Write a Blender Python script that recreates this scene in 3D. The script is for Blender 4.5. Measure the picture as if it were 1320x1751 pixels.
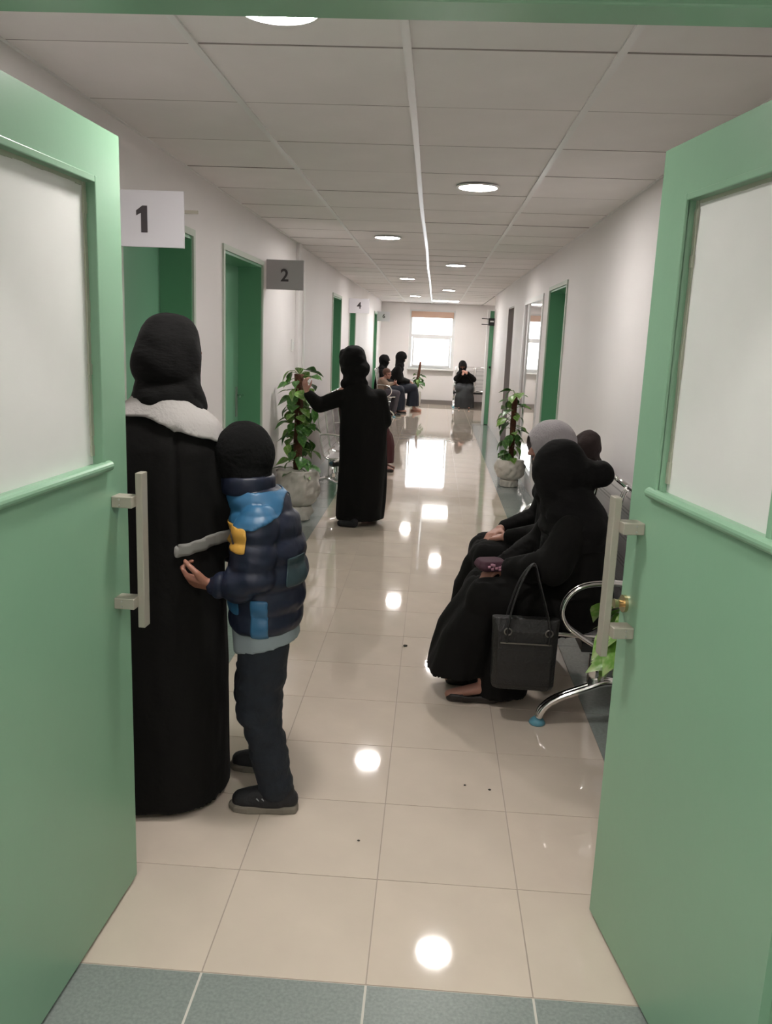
import bpy, bmesh, math, random
from math import sin, cos, pi, radians
from mathutils import Vector, Matrix, noise
from mathutils.bvhtree import BVHTree
random.seed(7)
for o in list(bpy.data.objects): bpy.data.objects.remove(o)
S = bpy.context.scene
COL = S.collection

# ------------------------------------------------------------------ camera
cam = bpy.data.objects.new('camera', bpy.data.cameras.new('camera')); COL.objects.link(cam)
cam.data.sensor_fit = 'HORIZONTAL'; cam.data.sensor_width = 36; cam.data.lens = 36*1428.28/1320
cam.data.clip_start = .02; cam.data.clip_end = 200
_r = Vector((.9975463, .0580900, .0390747)); _u = Vector((-.0501356, .2031887, .9778552)); _w = Vector((-.0488641, .9774149, -.2056026))
M = Matrix((_r, _u, -_w)).transposed().to_4x4(); M.translation = Vector((.0896652, -1.7302945, 1.5273921))
cam.matrix_world = M
S.camera = cam
# ------------------------------------------------------------------ world, exposure
wd = bpy.data.worlds.new('world'); S.world = wd; wd.use_nodes = True
wd.node_tree.nodes['Background'].inputs[0].default_value = (.93, .96, 1, 1)
wd.node_tree.nodes['Background'].inputs[1].default_value = 2.8
S.view_settings.view_transform = 'Standard'; S.view_settings.look = 'None'
S.view_settings.gamma = 1; S.view_settings.use_curve_mapping = False
S.view_settings.exposure = 2.46
LAMP = 31.0          # emission strength of the ceiling downlights
PANEL = 9.0
def area(name, loc, rot, sx, sy, power, color=(1, 1, 1), portal=False):
    l = bpy.data.lights.new(name, 'AREA'); l.shape = 'RECTANGLE'; l.size = sx; l.size_y = sy; l.energy = power; l.color = color
    o = bpy.data.objects.new(name, l); o.location = loc; o.rotation_euler = rot; COL.objects.link(o)
    if portal: l.cycles.is_portal = True
    return o
area('window_daylight', (0, 18.42, 1.4), (radians(-90), 0, 0), .98, 1.1, 1, portal=True)

# ------------------------------------------------------------------ materials
def mat(name, col, rough=.6, metal=0, spec=.5, bump=0, bscale=40, var=0, vscale=5, coat=0, sheen=0, emit=0, stretch=None):
    m = bpy.data.materials.new(name); m.use_nodes = True; n = m.node_tree.nodes; L = m.node_tree.links
    b = n['Principled BSDF']; c4 = (*col, 1)
    b.inputs['Base Color'].default_value = c4; b.inputs['Roughness'].default_value = rough
    b.inputs['Metallic'].default_value = metal; b.inputs['Specular IOR Level'].default_value = spec
    if coat: b.inputs['Coat Weight'].default_value = coat; b.inputs['Coat Roughness'].default_value = .03
    if sheen: b.inputs['Sheen Weight'].default_value = sheen; b.inputs['Sheen Roughness'].default_value = .5
    if emit: b.inputs['Emission Color'].default_value = c4; b.inputs['Emission Strength'].default_value = emit
    if bump or var:
        tc = n.new('ShaderNodeTexCoord'); vec = tc.outputs['Object']
        if stretch:
            mp = n.new('ShaderNodeMapping'); mp.inputs['Scale'].default_value = stretch; L.new(vec, mp.inputs[0]); vec = mp.outputs[0]
    if var:
        t = n.new('ShaderNodeTexNoise'); t.inputs['Scale'].default_value = vscale; t.inputs['Detail'].default_value = 4; L.new(vec, t.inputs[0])
        r = n.new('ShaderNodeValToRGB'); r.color_ramp.elements[0].position = .3; r.color_ramp.elements[1].position = .7
        r.color_ramp.elements[0].color = (*[max(0, c*(1-var)) for c in col], 1); r.color_ramp.elements[1].color = (*[min(1, c*(1+var)) for c in col], 1)
        L.new(t.outputs['Fac'], r.inputs[0]); L.new(r.outputs[0], b.inputs['Base Color'])
    if bump:
        t = n.new('ShaderNodeTexNoise'); t.inputs['Scale'].default_value = bscale; t.inputs['Detail'].default_value = 3; L.new(vec, t.inputs[0])
        bp = n.new('ShaderNodeBump'); bp.inputs['Strength'].default_value = bump; bp.inputs['Distance'].default_value = .01
        L.new(t.outputs['Fac'], bp.inputs['Height']); L.new(bp.outputs[0], b.inputs['Normal'])
    return m
MT = dict(
 wall=mat('wall_paint', (.78, .745, .74), .55, var=.02, vscale=1.5, bump=.05, bscale=6),
 ceil=mat('ceiling_tile_white', (.85, .81, .80), .8, var=.03, vscale=3),
 ceilb=mat('ceiling_tile_white_b', (.82, .785, .775), .8, var=.03, vscale=3),
 tbar=mat('ceiling_runner_paint', (.8, .78, .77), .28, spec=.6),
 ctee=mat('ceiling_tee_dark', (.33, .29, .28), .5),
 plenum=mat('plenum_dark', (.04, .035, .035), .9),
 floor=mat('floor_tile_beige', (.615, .53, .445), .05, var=.05, vscale=4, coat=.35, spec=.5),
 floorb=mat('floor_tile_beige_b', (.63, .54, .453), .05, var=.05, vscale=5, coat=.35),
 grey=mat('floor_tile_greygreen', (.25, .285, .27), .13, var=.1, vscale=60, coat=.2),
 greym=mat('floor_tile_speckled', (.225, .255, .24), .35, var=.16, vscale=120),
 grout=mat('grout_brown', (.36, .3, .25), .8),
 groutw=mat('grout_white', (.58, .55, .5), .8),
 green=mat('green_door_paint', (.225, .4, .265), .33, var=.03, vscale=2, bump=.04, bscale=25),
 greenr=mat('green_frame_paint', (.225, .4, .265), .35),
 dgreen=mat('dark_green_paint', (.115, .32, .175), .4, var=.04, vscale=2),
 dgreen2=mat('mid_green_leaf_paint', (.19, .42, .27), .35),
 trimw=mat('pale_trim', (.5, .56, .48), .5),
 frost=mat('frosted_glass', (.72, .72, .70), .38, var=.05, vscale=3, coat=.3),
 putty=mat('glazing_putty', (.4, .42, .33), .7),
 alu=mat('aluminium_handle', (.4, .37, .31), .45, metal=.35, spec=.5),
 chrome=mat('chrome', (.75, .74, .73), .12, metal=1),
 steel=mat('brushed_steel', (.5, .49, .48), .32, metal=.8),
 brass=mat('brass', (.6, .47, .28), .25, metal=1),
 white=mat('white_plastic', (.8, .79, .77), .45),
 paper=mat('sign_paper', (.76, .74, .78), .5),
 paperg=mat('sign_grey', (.44, .42, .43), .5),
 ink=mat('dark_ink', (.06, .05, .055), .6),
 black=mat('black_plastic', (.015, .015, .016), .45),
 abaya=mat('black_abaya', (.006, .0056, .0052), .85, spec=.13, sheen=.02, bump=.12, bscale=60),
 abaya2=mat('black_cloth_matte', (.008, .0075, .0075), .9, spec=.15, sheen=.02, bump=.12, bscale=50),
 scarf=mat('black_scarf', (.0055, .0052, .0052), .85, spec=.14, sheen=.02, bump=.25, bscale=35, stretch=(1, 1, 3)),
 greyscarf=mat('grey_knit_scarf', (.36, .335, .345), .9, bump=.7, bscale=60, stretch=(3, 3, .5)),
 greycloth=mat('pale_grey_lining', (.36, .34, .325), .85, bump=.2, bscale=90),
 cuffgrey=mat('grey_satin_cuff', (.2, .195, .18), .6),
 brown=mat('dark_brown_scarf', (.02, .011, .01), .9, bump=.5, bscale=50),
 skin=mat('skin', (.4, .2, .15), .5, var=.06, vscale=12),
 skind=mat('skin_tan', (.34, .15, .1), .5, var=.06, vscale=12),
 eye=mat('eye', (.03, .02, .02), .2),
 navy=mat('navy_puffer_nylon', (.008, .012, .028), .45, spec=.35, bump=.25, bscale=18),
 blue=mat('blue_nylon', (.025, .115, .23), .45, bump=.2, bscale=18),
 teal=mat('dusty_teal_patch', (.025, .05, .06), .5),
 yellow=mat('yellow_badge', (.5, .27, .04), .6),
 shirt=mat('pale_blue_shirt', (.22, .26, .275), .8),
 denim=mat('dark_denim', (.005, .0085, .015), .85, var=.2, vscale=30, bump=.3, bscale=50),
 knit=mat('black_knit', (.0035, .0035, .0035), .95, spec=.2, bump=.5, bscale=70),
 sole=mat('worn_shoe_sole', (.17, .15, .12), .75, var=.2, vscale=20),
 shoe=mat('black_sneaker', (.006, .006, .008), .7, bump=.3, bscale=80),
 flat=mat('dark_ballet_flat', (.02, .015, .013), .5),
 lace=mat('grey_print', (.3, .3, .32), .7),
 bag=mat('black_leather', (.009, .0085, .008), .5, bump=.4, bscale=90),
 bagtrim=mat('dark_metal_trim', (.25, .24, .22), .3, metal=1),
 pink=mat('pink_pattern', (.42, .2, .27), .7), purp=mat('dark_plum_cloth', (.06, .02, .035), .8),
 seat=None,
 beam=mat('black_beam', (.02, .02, .02), .4),
 bluefoot=mat('blue_foot_cap', (.1, .28, .36), .35),
 wrap=mat('crumpled_plastic_wrap', (.6, .57, .51), .35, bump=1, bscale=9, var=.12, vscale=7),
 pot=mat('white_pot', (.5, .49, .45), .5), dkpot=mat('dark_pot', (.05, .04, .035), .6),
 soil=mat('soil', (.03, .02, .014), .95),
 moss=mat('coir_pole', (.09, .035, .018), .95, bump=1, bscale=60, var=.4, vscale=20),
 stem=mat('plant_stem', (.12, .2, .05), .6),
 blind=mat('orange_blind_box', (.55, .36, .27), .6), frame=mat('white_window_frame', (.72, .72, .71), .4),
 base=mat('dark_baseboard', (.2, .18, .17), .5), speck=mat('dark_debris', (.04, .035, .03), .8),
 beige=mat('beige_coat', (.27, .19, .14), .8, var=.1, vscale=8), hair=mat('brown_hair', (.11, .045, .025), .6, bump=.6, bscale=40, stretch=(4, 4, .6)),
 greyp=mat('grey_trousers', (.08, .07, .085), .8), dnavy=mat('dark_navy_skirt', (.009, .013, .026), .8), charcoal=mat('charcoal_skirt', (.018, .02, .022), .8),
 plum=mat('dark_red_robe', (.06, .012, .014), .85), wglove=mat('white_shoe', (.6, .6, .62), .5),
 gdoor=mat('grey_door', (.3, .27, .265), .5),
)
# leaves with a paler variegated centre
def leafmat(name, a, b_):
    m = mat(name, a, .35, spec=.5); n = m.node_tree.nodes; L = m.node_tree.links
    tc = n.new('ShaderNodeTexCoord'); t = n.new('ShaderNodeTexNoise'); t.inputs['Scale'].default_value = 4; L.new(tc.outputs['Object'], t.inputs[0])
    r = n.new('ShaderNodeValToRGB'); r.color_ramp.elements[0].position = .45; r.color_ramp.elements[1].position = .62
    r.color_ramp.elements[0].color = (*a, 1); r.color_ramp.elements[1].color = (*b_, 1)
    L.new(t.outputs['Fac'], r.inputs[0]); L.new(r.outputs[0], n['Principled BSDF'].inputs['Base Color']); return m
MT['leafd'] = leafmat('leaf_dark', (.035, .12, .02), (.1, .25, .05))
MT['leafl'] = leafmat('leaf_light', (.13, .3, .04), (.32, .42, .18))
# perforated steel
def perf():
    m = mat('perforated_steel', (.62, .6, .59), .35, metal=.6); n = m.node_tree.nodes; L = m.node_tree.links
    tc = n.new('ShaderNodeTexCoord'); v = n.new('ShaderNodeTexVoronoi'); v.inputs['Scale'].default_value = 70; v.inputs['Randomness'].default_value = 0
    L.new(tc.outputs['Object'], v.inputs[0]); r = n.new('ShaderNodeValToRGB'); r.color_ramp.interpolation = 'CONSTANT'
    r.color_ramp.elements[0].color = (.03, .03, .03, 1); r.color_ramp.elements[1].position = .26; r.color_ramp.elements[1].color = (.62, .6, .59, 1)
    L.new(v.outputs['Distance'], r.inputs[0]); L.new(r.outputs[0], n['Principled BSDF'].inputs['Base Color']); return m
MT['seat'] = perf()
# window glass of the corridor screen: thin clear pane
g = mat('screen_glass', (.8, .82, .82), .01, spec=.7); g.node_tree.nodes['Principled BSDF'].inputs['Transmission Weight'].default_value = .9
MT['glass'] = g
def emis(name, c, s):
    m = bpy.data.materials.new(name); m.use_nodes = True; n = m.node_tree.nodes; n.remove(n['Principled BSDF'])
    e = n.new('ShaderNodeEmission'); e.inputs[0].default_value = (*c, 1); e.inputs[1].default_value = s
    m.node_tree.links.new(e.outputs[0], n['Material Output'].inputs[0]); return m
MT['lamp'] = emis('downlight_diffuser', (1, .955, .915), LAMP)
MT['panel'] = emis('panel_diffuser', (1, .95, .9), PANEL)
MT['lobby_fill'] = emis('lobby_fill_diffuser', (1, .95, .9), 1.5)  # glow of the fill panels added behind the camera

# ------------------------------------------------------------------ helpers
def obj(name, bm, m, parent=None, smooth=False, bevel=0, mats=None, loc=None):
    me = bpy.data.meshes.new(name)
    if isinstance(bm, bmesh.types.BMesh):
        bmesh.ops.recalc_face_normals(bm, faces=bm.faces); bm.to_mesh(me); bm.free()
    else: me = bm
    for x in (mats or [m]): me.materials.append(MT[x] if isinstance(x, str) else x)
    if smooth:
        for p in me.polygons: p.use_smooth = True
    o = bpy.data.objects.new(name, me); COL.objects.link(o)
    if parent: o.parent = parent
    if loc: o.location = loc
    if bevel:
        b = o.modifiers.new('bevel', 'BEVEL'); b.width = bevel; b.segments = 2; b.limit_method = 'ANGLE'
    return o
def tag(o, label=None, cat=None, group=None, kind=None):
    if label: o['label'] = label
    if cat: o['category'] = cat
    if group: o['group'] = group
    if kind: o['kind'] = kind
    return o
def empty(name, loc=(0, 0, 0), rz=0):
    o = bpy.data.objects.new(name, None); COL.objects.link(o); o.location = loc; o.rotation_euler = (0, 0, rz); o.empty_display_size = .1; return o
def B(): return bmesh.new()
def box(bm, x0, x1, y0, y1, z0, z1):
    vs = [bm.verts.new((x, y, z)) for z in (z0, z1) for x, y in ((x0, y0), (x1, y0), (x1, y1), (x0, y1))]
    for f in ((3, 2, 1, 0), (4, 5, 6, 7), (0, 1, 5, 4), (1, 2, 6, 5), (2, 3, 7, 6), (3, 0, 4, 7)): bm.faces.new([vs[i] for i in f])
    return bm
def bx(*a): return box(B(), *a)
def ringloft(bm, rings, cap=True):
    prev = None
    for r in rings:
        vs = [bm.verts.new(p) for p in r]
        if prev:
            n = len(vs)
            for i in range(n): bm.faces.new((prev[i], prev[(i+1) % n], vs[(i+1) % n], vs[i]))
        elif cap: bm.faces.new(list(reversed(vs)))
        prev = vs
    if cap: bm.faces.new(prev)
    return bm
def frame_of(d):
    d = Vector(d).normalized(); a = Vector((0, 0, 1)) if abs(d.z) < .9 else Vector((1, 0, 0))
    x = d.cross(a).normalized(); return x, d.cross(x).normalized(), d
def tube(bm, pts, r, seg=10, flat=1.0, closed=False):
    pts = [Vector(p) for p in pts]; rings = []
    x = None
    for i, p in enumerate(pts):
        a = pts[max(0, i-1)]; b = pts[min(len(pts)-1, i+1)]; d = (b-a).normalized()
        if x is None: x, y, _ = frame_of(d)
        else:
            x = (x - d*x.dot(d)).normalized(); y = d.cross(x)
        rr = r[i] if isinstance(r, (list, tuple)) else r
        rings.append([p + x*cos(t)*rr + y*sin(t)*rr*flat for t in [2*pi*k/seg for k in range(seg)]])
    return ringloft(bm, rings)
def lathe(bm, prof, seg=32, c=(0, 0, 0), nz=None):
    rings = []
    for r, z in prof:
        ring = []
        for k in range(seg):
            t = 2*pi*k/seg; rr = r*(1+(nz(t, z) if nz else 0)); ring.append((c[0]+rr*cos(t), c[1]+rr*sin(t), c[2]+z))
        rings.append(ring)
    return ringloft(bm, rings)
def curve_pts(ctrl, n=8):
    P = [Vector(c) for c in ctrl]; P = [2*P[0]-P[1]] + P + [2*P[-1]-P[-2]]; out = []
    for i in range(1, len(P)-2):
        for k in range(n):
            t = k/n; a, b, c, d = P[i-1:i+3]
            out.append(.5*((2*b)+(c-a)*t+(2*a-5*b+4*c-d)*t*t+(3*b-a-3*c+d)*t**3))
    out.append(P[-2]); return out
# solid primitives for organic shapes: joined and fused by a voxel remesh
def sph(bm, c, r, m3=None, seg=20):
    r = Vector((r, r, r)) if isinstance(r, (int, float)) else Vector(r); c = Vector(c); rings = []
    n = seg//2; top = None
    for j in range(1, n):
        a = -pi/2+pi*j/n; ring = []
        for k in range(seg):
            t = 2*pi*k/seg; v = Vector((r.x*cos(a)*cos(t), r.y*cos(a)*sin(t), r.z*sin(a)))
            if m3: v = m3 @ v
            ring.append(c+v)
        rings.append(ring)
    ringloft(bm, rings)
def cap(bm, p0, r0, p1, r1, seg=16):
    p0 = Vector(p0); p1 = Vector(p1); L_ = (p1-p0).length
    if L_ < 1e-5: return sph(bm, p0, r0)
    x, y, d = frame_of(p1-p0); rings = []
    n = 5
    for j in range(1, n+1):
        a = -pi/2 + (pi/2)*j/n; rings.append([p0+d*(r0*sin(a))+(x*cos(t)+y*sin(t))*r0*cos(a) for t in [2*pi*k/seg for k in range(seg)]])
    for j in range(0, n):
        a = (pi/2)*j/n; rings.append([p1+d*(r1*sin(a))+(x*cos(t)+y*sin(t))*r1*cos(a) for t in [2*pi*k/seg for k in range(seg)]])
    ringloft(bm, rings)
def ell(bm, rings, seg=32, e=1.0):   # rings: (cx, cy, z, rx, ry)
    q_ = lambda v: math.copysign(abs(v)**e, v)
    ringloft(bm, [[(cx+rx*q_(cos(t)), cy+ry*q_(sin(t)), z) for t in [2*pi*k/seg for k in range(seg)]] for cx, cy, z, rx, ry in rings])
def fuse(name, bm, m, parent, voxel=.01, smooth=4, disp=None, mats=None):
    bmesh.ops.recalc_face_normals(bm, faces=bm.faces)
    me = bpy.data.meshes.new('tmp'); bm.to_mesh(me); bm.free()
    o = bpy.data.objects.new('tmp', me); COL.objects.link(o)
    r = o.modifiers.new('r', 'REMESH'); r.mode = 'VOXEL'; r.voxel_size = voxel; r.adaptivity = 0
    if smooth:
        s = o.modifiers.new('s', 'SMOOTH'); s.iterations = smooth; s.factor = .5
    dg = bpy.context.evaluated_depsgraph_get(); ev = o.evaluated_get(dg)
    nm = bpy.data.meshes.new_from_object(ev); bpy.data.objects.remove(o)
    nm.name = name
    if disp:
        ns = [v.normal.copy() for v in nm.vertices]
        for v, n in zip(nm.vertices, ns):
            d = disp(v.co, n)
            if d: v.co += n*d
    return obj(name, nm, m, parent, smooth=True, mats=mats)
def patch(name, src, m, parent, pred, off=.003, thick=.003):
    me = src.data; bm = B(); bm.from_mesh(me)
    bm.normal_update()
    bmesh.ops.delete(bm, geom=[f for f in bm.faces if not pred(f.calc_center_median(), f.normal)], context='FACES')
    bm.normal_update()
    mv = [(v, v.normal.copy()) for v in bm.verts]
    for _ in range(6):   # smooth the cut outline
        upd = []
        for v in bm.verts:
            be = [e for e in v.link_edges if e.is_boundary]
            if len(be) == 2: upd.append((v, (be[0].other_vert(v).co+be[1].other_vert(v).co)*.25+v.co*.5))
        for v, c in upd: v.co = c
    for v, n in mv: v.co += n*off
    nm = bpy.data.meshes.new(name); bm.to_mesh(nm); bm.free(); 
    o = obj(name, nm, m, parent, smooth=True)
    s = o.modifiers.new('solid', 'SOLIDIFY'); s.thickness = thick; s.offset = 1
    return o
def nz(p, f, fz=None, seed=0): return noise.noise(Vector((p.x*f+seed, p.y*f-seed, p.z*(fz if fz is not None else f)+seed*.3)))
def folds(h, a0=.004, a1=.02, fx=9, fz=1.6, seed=0):   # vertical folds deeper towards the hem
    def f(p, n):
        if abs(n.z) > .85: return 0
        k = max(0, min(1, 1-p.z/h)); return nz(p, fx, fz, seed)*(a0+(a1-a0)*k) + nz(p, 28, 9, seed)*.0025
    return f
def creases(a=.006, f=14, fz=14, seed=0): return lambda p, n: (nz(p, f, fz, seed)+.5*nz(p, f*2.3, fz*2.3, seed+3))*a

# ------------------------------------------------------------------ the setting
H = 2.318; XL, XR = -1.2, 1.13; YD = -.42
def struct(name, bm, m, parent=None, **k):
    o = obj(name, bm, m, parent, **k)
    if not parent: o['kind'] = 'structure'
    return o
T = .4
# floor: grout bed, each tile a piece
fl = struct('floor', bx(-2, 3, -3.3, 18.6, -.06, -.0012), 'grout')
def tile(x0, y0, me, nm='floor_tile', w=T, par=fl):
    o = bpy.data.objects.new(nm, me); COL.objects.link(o); o.parent = par; o.location = (x0, y0, 0); return o
gp = .0016
def tmesh(m, w=T, d=T, z=0):
    o = obj('floor_tile', bx(gp, w-gp, gp, d-gp, -.02, z), m, smooth=False); me = o.data; bpy.data.objects.remove(o); return me
tA, tB, tG = tmesh('floor'), tmesh('floorb'), tmesh('grey')
tGW = None
for j in range(0, 22):
    for i in range(-2, 2): tile(i*T, j*T, tA if random.random() < .5 else tB)
    tile(-3*T, j*T, tG)
    o = tile(2*T+.0, j*T, tG); o.scale = ((XR-.8)/.4, 1, 1)
gp = .003
tS = tmesh('greym')
for i in range(-3, 3):
    for j in (-1, -2): tile(i*T, j*T, tS, 'threshold_tile')
bw = B(); box(bw, -1.19, 1.12, -.8, -.001, -.004, -.0009); struct('threshold_grout', bw, 'groutw', fl)
gp = .0016
bb, bg, bl = B(), B(), B()
for j in range(22, 47):
    for i in range(-3, 7):
        bmx = bg if (i == -3 or (i == 2 and j < 35)) else bb
        if i > 2 and j < 33: continue
        box(bmx, i*T+gp, (i+1)*T-gp, j*T+gp, (j+1)*T-gp, -.02, 0)
for i in range(-5, 5):
    for j in range(-8, -2): box(bl, i*T+gp, (i+1)*T-gp, j*T+gp, (j+1)*T-gp, -.02, 0)
tag(struct('far_beige_tiles', bb, 'floor', fl), kind='stuff'); tag(struct('far_grey_tiles', bg, 'grey', fl), kind='stuff'); tag(struct('lobby_tiles', bl, 'greym', fl), kind='stuff')
# ceiling: slab, lay-in tiles, runners
ce = struct('ceiling', bx(-2, 3, -.6, 18.6, H+.03, H+.12), 'plenum')
xs = [XL, -.633, -.033, .567, XR]
y0c = .827-.601*2
lampspots = [(-.34, .527), (.272, 2.93), (-.34, 5.335), (.27, 7.74), (-.34, 10.14), (.268, 12.55), (-.34, 14.95)]
ctm = {}
def ctile(x0, x1, y0, y1, hole=None):
    key = (round(x1-x0, 3), random.random() < .5)
    if key not in ctm:
        o = obj('ceiling_tile', bx(0, x1-x0-.016, 0, y1-y0-.007, 0, .012), 'ceil' if key[1] else 'ceilb'); ctm[key] = o.data; bpy.data.objects.remove(o)
    o = bpy.data.objects.new('ceiling_tile', ctm[key]); COL.objects.link(o); o.parent = ce
    o.location = (x0+.008, y0+.0035, H+.001+random.random()*.0025); o.rotation_euler = (random.uniform(-.0018, .0018), random.uniform(-.0018, .0018), 0)
NR = 31
for j in range(NR):
    ya = y0c+.601*j
    for k in range(4):
        if j == 28 and k == 2: continue
        ctile(xs[k], xs[k+1], ya, ya+.601)
al = B()
for j in range(22, NR):
    for k in range(3): box(al, XR+.6*k+.01, XR+.6*k+.59, y0c+.601*j+.004, y0c+.601*(j+1)-.004, H, H+.012)
tag(struct('alcove_ceiling_tiles', al, 'ceil', ce), kind='stuff')
for x in xs[1:4]:
    # each runner sags and wanders a little
    pts = [(x+.004*sin(y*1.3+x*5), y) for y in [y0c+.601*j for j in range(NR+1)]]
    bm = B()
    for (xa, ya), (xb, yb) in zip(pts, pts[1:]):
        w = .012; vs = [(xa-w, ya, H-.004), (xa+w, ya, H-.004), (xb+w, yb, H-.004), (xb-w, yb, H-.004)]
        lo = [bm.verts.new(v) for v in vs]; hi = [bm.verts.new((v[0], v[1], H+.01)) for v in vs]
        bm.faces.new(lo); bm.faces.new(hi[::-1])
        for a in range(4): bm.faces.new((lo[a], lo[(a+1) % 4], hi[(a+1) % 4], hi[a]))
    struct('ceiling_runner', bm, 'tbar', ce)
cr = B()
for j in range(NR+1): box(cr, XL, XR, y0c+.601*j-.0035, y0c+.601*j+.0035, H+.0012, H+.02)
struct('cross_tees', cr, 'ctee', ce)
for x0, x1 in ((XL, XL+.014), (XR-.014, XR)): struct('edge_angle', bx(x0, x1, -.42, 18.2 if x0 < 0 else 13.9, H-.002, H+.01), 'tbar', ce)

def wall_x(name, x0, x1, ya, yb, opens, top=H+.03):
    bm = B(); y = ya
    for (a, b, zb, zt) in opens:
        box(bm, x0, x1, y, a, 0, top)
        if zb > 0: box(bm, x0, x1, a, b, 0, zb)
        box(bm, x0, x1, a, b, zt, top); y = b
    box(bm, x0, x1, y, yb, 0, top)
    return struct(name, bm, 'wall')
WT = .25
wall_x('wall_left', XL-WT, XL, YD, 18.6, [(1.72, 2.74, 0, 2.0), (3.40, 4.52, 0, 2.0), (8.83, 9.75, 0, 2.0), (10.9, 11.8, 0, 2.0), (15.9, 16.8, 0, 2.0)])
wall_x('wall_right', XR, XR+WT, YD, 13.86, [(5.30, 6.33, 0, 2.0), (6.78, 8.55, .12, 2.0), (9.95, 10.85, 0, 2.0)])
struct('wall_alcove', bx(2.7, 2.85, 13.6, 18.6, 0, H+.03), 'wall')
struct('wall_alcove_near', bx(XR+WT, 2.7, 13.61, 13.86, 0, H+.03), 'wall')
# far wall with a window niche
bm = B()
box(bm, XL, -.54, 18.2, 18.5, 0, H+.03); box(bm, .53, 2.7, 18.2, 18.5, 0, H+.03)
box(bm, -.54, .53, 18.28, 18.5, 0, .82); box(bm, -.54, .53, 18.28, 18.5, 2.17, H+.03)
struct('wall_far', bm, 'wall')
struct('baseboard_far', bx(XL, 2.7, 18.17, 18.2, 0, .1), 'base')
w = empty('window_1', (0, 18.36, .82)); w['kind'] = 'structure'
bm = B(); 
for a in ((-.54, -.47, -.04, .03, 0, 1.35), (.46, .53, -.04, .03, 0, 1.35), (-.47, .46, -.04, .03, 0, .05), (-.47, .46, -.04, .03, 1.3, 1.35), (-.47, .46, -.035, .025, .72, .79)): box(bm, *a)
obj('window_frame', bm, 'frame', w)
bm = B()
for a in ((-.45, -.41, -.06, -.03, .05, .73), (.41, .45, -.06, -.03, .05, .73), (-.41, .41, -.06, -.03, .05, .09), (-.41, .41, -.06, -.03, .69, .73)): box(bm, *a)
obj('sash', bm, 'frame', w)
obj('pane', bx(-.47, .46, -.005, .0, .05, .72), 'glass', w); obj('pane', bx(-.47, .46, -.005, .0, .79, 1.3), 'glass', w)
obj('window_sill', bx(-.56, .55, -.2, .02, -.03, .0), 'frame', w, bevel=.004)
obj('blind_box', bx(-.5, .49, -.1, -.045, 1.17, 1.31), 'blind', w, bevel=.008)
obj('blind_cord', tube(B(), [(.44, -.08, 1.2), (.445, -.08, .4)], .004, 6), 'white', w)

# doorway wall between lobby and corridor, lobby shell
bm = B()
box(bm, -1.6, -.80, -.60, YD, 0, 2.6); box(bm, .80, 1.6, -.60, YD, 0, 2.6); box(bm, -.80, .80, -.60, YD, 2.055, 2.6)
struct('wall_door', bm, 'wall')
struct('wall_lobby_left', bx(-1.75, -1.6, -3.3, YD, 0, 2.6), 'wall'); struct('wall_lobby_right', bx(1.6, 1.75, -3.3, YD, 0, 2.6), 'wall')
struct('wall_lobby_back', bx(-1.6, 1.6, -3.3, -3.15, 0, 2.6), 'wall'); struct('ceiling_lobby', bx(-1.6, 1.6, -3.15, -.6, 2.5, 2.6), 'ceil')
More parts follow.
